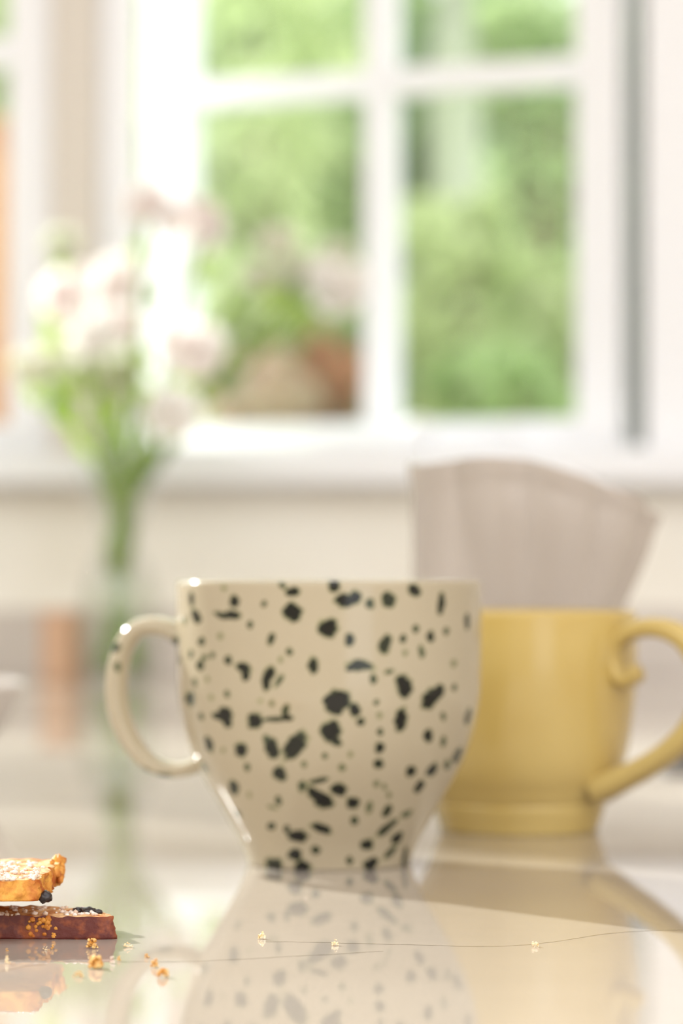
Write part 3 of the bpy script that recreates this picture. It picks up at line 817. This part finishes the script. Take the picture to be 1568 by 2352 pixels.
reflection_tone = noise_color(mat('reflection_tone', lin(208, 214, 200), 0.8, 0.2), lin(164, 168, 146), lin(184, 188, 168), 6, stretch=(1, 1, .3))  # pale tone of the reflection in the casement pane

def foliage(name, blobs, nleaf, lsize, m, parent, seed):
    """leaves set over the surfaces of overlapping lobes; blobs: (x, y, z, rx, rz) in parent space"""
    r_ = np.random.RandomState(seed)
    vol = np.array([b_[3] * b_[4] for b_ in blobs]); pick = r_.choice(len(blobs), nleaf, p=vol / vol.sum())
    bb = np.array(blobs)[pick]
    d = r_.normal(size=(nleaf, 3)); d /= np.linalg.norm(d, axis=1)[:, None]
    rad = r_.uniform(0.72, 1.05, nleaf)[:, None]
    c = bb[:, :3] + d * rad * np.stack([bb[:, 3], bb[:, 3], bb[:, 4]], 1)
    nrm = d + r_.normal(size=(nleaf, 3)) * 0.5; nrm /= np.linalg.norm(nrm, axis=1)[:, None]
    t = np.cross(nrm, r_.normal(size=(nleaf, 3))); t /= np.linalg.norm(t, axis=1)[:, None]
    s = np.cross(nrm, t)
    L = (lsize * r_.uniform(.7, 1.3, nleaf))[:, None]
    v = np.stack([c - t * L, c + s * L * .55 + nrm * L * .1, c + t * L, c - s * L * .55 + nrm * L * .1], 1).reshape(-1, 3)
    f = np.arange(nleaf * 4).reshape(-1, 4)
    o = np_mesh(name, v, f, m, parent)
    o.data.polygons.foreach_set('use_smooth', np.zeros(len(f), bool))
    o['kind'] = 'stuff'
    return o

def shrub(name, px_, py_, d, rpx, rpy, kind, label, seed, nleaf=2400, lsize=0.034):
    """a leafy shrub whose crown centre was measured at a pixel of the photograph, d metres off"""
    c = P(px_, py_, d); rx = rpx / FPX * d; rz = rpy / FPX * d
    root = tag(empty(name, (c.x, d, FLOOR - 0.01)), label, 'shrub')
    h = c.z - FLOOR + 0.01
    r_ = random.Random(seed)
    bl = [(0, 0, h, rx * .8, rz * .8)]
    for i in range(4):                                   # the skirt of the shrub down to the ground
        t = (i + .5) / 4
        bl.append((r_.uniform(-.2, .2) * rx, r_.uniform(-.1, .3) * rx, h * t * .9, rx * .62, h * .2))
    for i in range(11):
        a = r_.uniform(0, 6.283); q = r_.uniform(.45, .9)
        bl.append((math.cos(a) * rx * q, r_.uniform(-.3, .3) * rx, h + math.sin(a) * rz * q, rx * r_.uniform(.22, .48), rz * r_.uniform(.22, .48)))
    foliage('foliage', bl, nleaf, lsize, G[kind], root, seed)
    bm = bmesh.new(); tube(bm, [(0, 0, 0), (0.02, 0, h * .5), (0, 0, h)], [0.035, 0.028, 0.012], 8)
    for i in range(4):
        a = i * 1.57 + .4
        tube(bm, [(0, 0, h * .6), (math.cos(a) * rx * .3, math.sin(a) * rx * .3, h * .85), (math.cos(a) * rx * .5, math.sin(a) * rx * .5, h + rz * .2)], [0.014, 0.010, 0.005], 6)
    bm_obj('stem', bm, G['bark'], root, True)
    return root

SH = [
 (560, 90, 8.4, 260, 210, 'light', 'pale green shrub filling the uppermost pane beside the sash stile'),
 (760, 60, 9.2, 230, 220, 'mid', 'mid green shrub in the uppermost pane beside the glazing bar'),
 (560, 340, 7.8, 230, 200, 'light', 'light green shrub just below the horizontal glazing bar'),
 (800, 380, 8.8, 190, 230, 'mid', 'soft green shrub beside the upright glazing bar'),
 (640, 510, 9.4, 240, 150, 'dark', 'olive toned shrub at mid height of the garden pane'),
 (560, 690, 7.4, 190, 130, 'light', 'yellow green shrub above the copper shrub'),
 (790, 560, 9.8, 150, 160, 'deep', 'dark gap of foliage beside the upright glazing bar'),
 (730, 850, 7.6, 150, 75, 'copper', 'copper leaved shrub low in the garden pane'),
 (590, 915, 7.2, 120, 95, 'taupe', 'taupe leaved shrub lowest in the garden pane'),
 (820, 930, 8.6, 130, 130, 'dark', 'green shrub between the copper shrub and the glazing bar'),
 (1060, 560, 7.0, 140, 130, 'light', 'bright green shrub in front of the pale reflected trunk'),
 (1040, 760, 7.2, 150, 170, 'light', 'bright green shrub lower down in front of the pale reflected trunk'),
 (1150, 880, 6.8, 170, 110, 'mid', 'mid green shrub behind the rim of the fluted jug'),
 (1300, 740, 7.3, 130, 130, 'light', 'bright green shrub beside the hinge stile'),
 (1330, 900, 8.2, 110, 110, 'mid', 'soft green shrub lowest beside the hinge stile'),
 (1250, 480, 9.4, 210, 200, 'dark', 'dark green shrub behind the bright shrub by the hinge stile'),
 (1250, 150, 9.0, 230, 190, 'mid', 'olive green shrub in the uppermost pane by the hinge stile'),
 (1230, 320, 10.2, 260, 170, 'deep', 'deep green shrub below the glazing bar by the hinge stile'),
 (950, 330, 10.4, 90, 300, 'deep', 'deep green shrub beside the pale reflected trunk'),
 (330, 250, 8.0, 120, 380, 'light', 'pale green shrub seen through the gap of the open casement'),
 (-40, 860, 7.0, 110, 220, 'mid', 'green shrub behind the fixed window, below the rust post'),
 (-60, 60, 8.5, 160, 180, 'light', 'pale green shrub high behind the fixed window'),
]
for k, (x, y, d, rx, ry, kd, lab) in enumerate(SH):
    shrub('garden_shrub', x, y, d, rx, ry, kd, lab, 100 + k)
# hedge that closes the view
hd_ = tag(empty('garden_hedge', (0, 12.5, FLOOR - 0.01)), 'tall clipped hedge closing the garden behind all the shrubs', 'hedge')
r_ = random.Random(8)
bl = [(-5.5 + i * 0.55, r_.uniform(-.15, .15), z + r_.uniform(-.15, .15), .5, .5) for i in range(21) for z in (.4, 1.0, 1.6, 2.2, 2.8, 3.3)]
foliage('foliage', bl, 42000, 0.085, G['dark'], hd_, 77)
bm = bmesh.new()
for i in range(9):
    tube(bm, [(-4.8 + i * 1.2, 0, 0), (-4.8 + i * 1.2, 0.05, 1.4), (-4.75 + i * 1.2, 0, 2.6)], [.06, .05, .02], 8)
bm_obj('stem', bm, G['bark'], hd_, True)
# pane reflection as a solid pale trunk and rust coloured post
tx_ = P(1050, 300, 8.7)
tr = tag(empty('pane_reflection', (tx_.x, 8.7, FLOOR - 0.01)), 'pane reflection built as a pale trunk behind the bright green shrubs', 'reflection')
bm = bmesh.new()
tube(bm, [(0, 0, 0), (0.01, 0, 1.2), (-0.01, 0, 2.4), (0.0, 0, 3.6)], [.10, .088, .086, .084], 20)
bm_obj('column', bm, reflection_tone, tr, True)
foliage('foliage', [(0, 0, 3.9, .9, .5), (.5, .1, 4.2, .6, .4), (-.5, 0, 4.1, .6, .4)], 1500, .07, G['mid'], tr, 55)  # leaf crown added on top of the reflection shape, out of view
px0 = P(-80, 300, 6.4)
post = tag(empty('garden_post', (px0.x, 6.4, FLOOR - 0.01)), 'rust brown garden post behind the fixed window, at the edge of the photo', 'post')
rust = noise_color(mat('rust_timber', lin(186, 122, 80), 0.8, 0.2), lin(166, 100, 62), lin(200, 140, 98), 10, stretch=(1, 1, .15))
box_obj('shaft', (-0.085, -0.085, 0), (0.085, 0.085, 1.86), rust, post, 0.006)
box_obj('cap', (-0.095, -0.095, 1.86), (0.095, 0.095, 1.90), rust, post, 0.006)
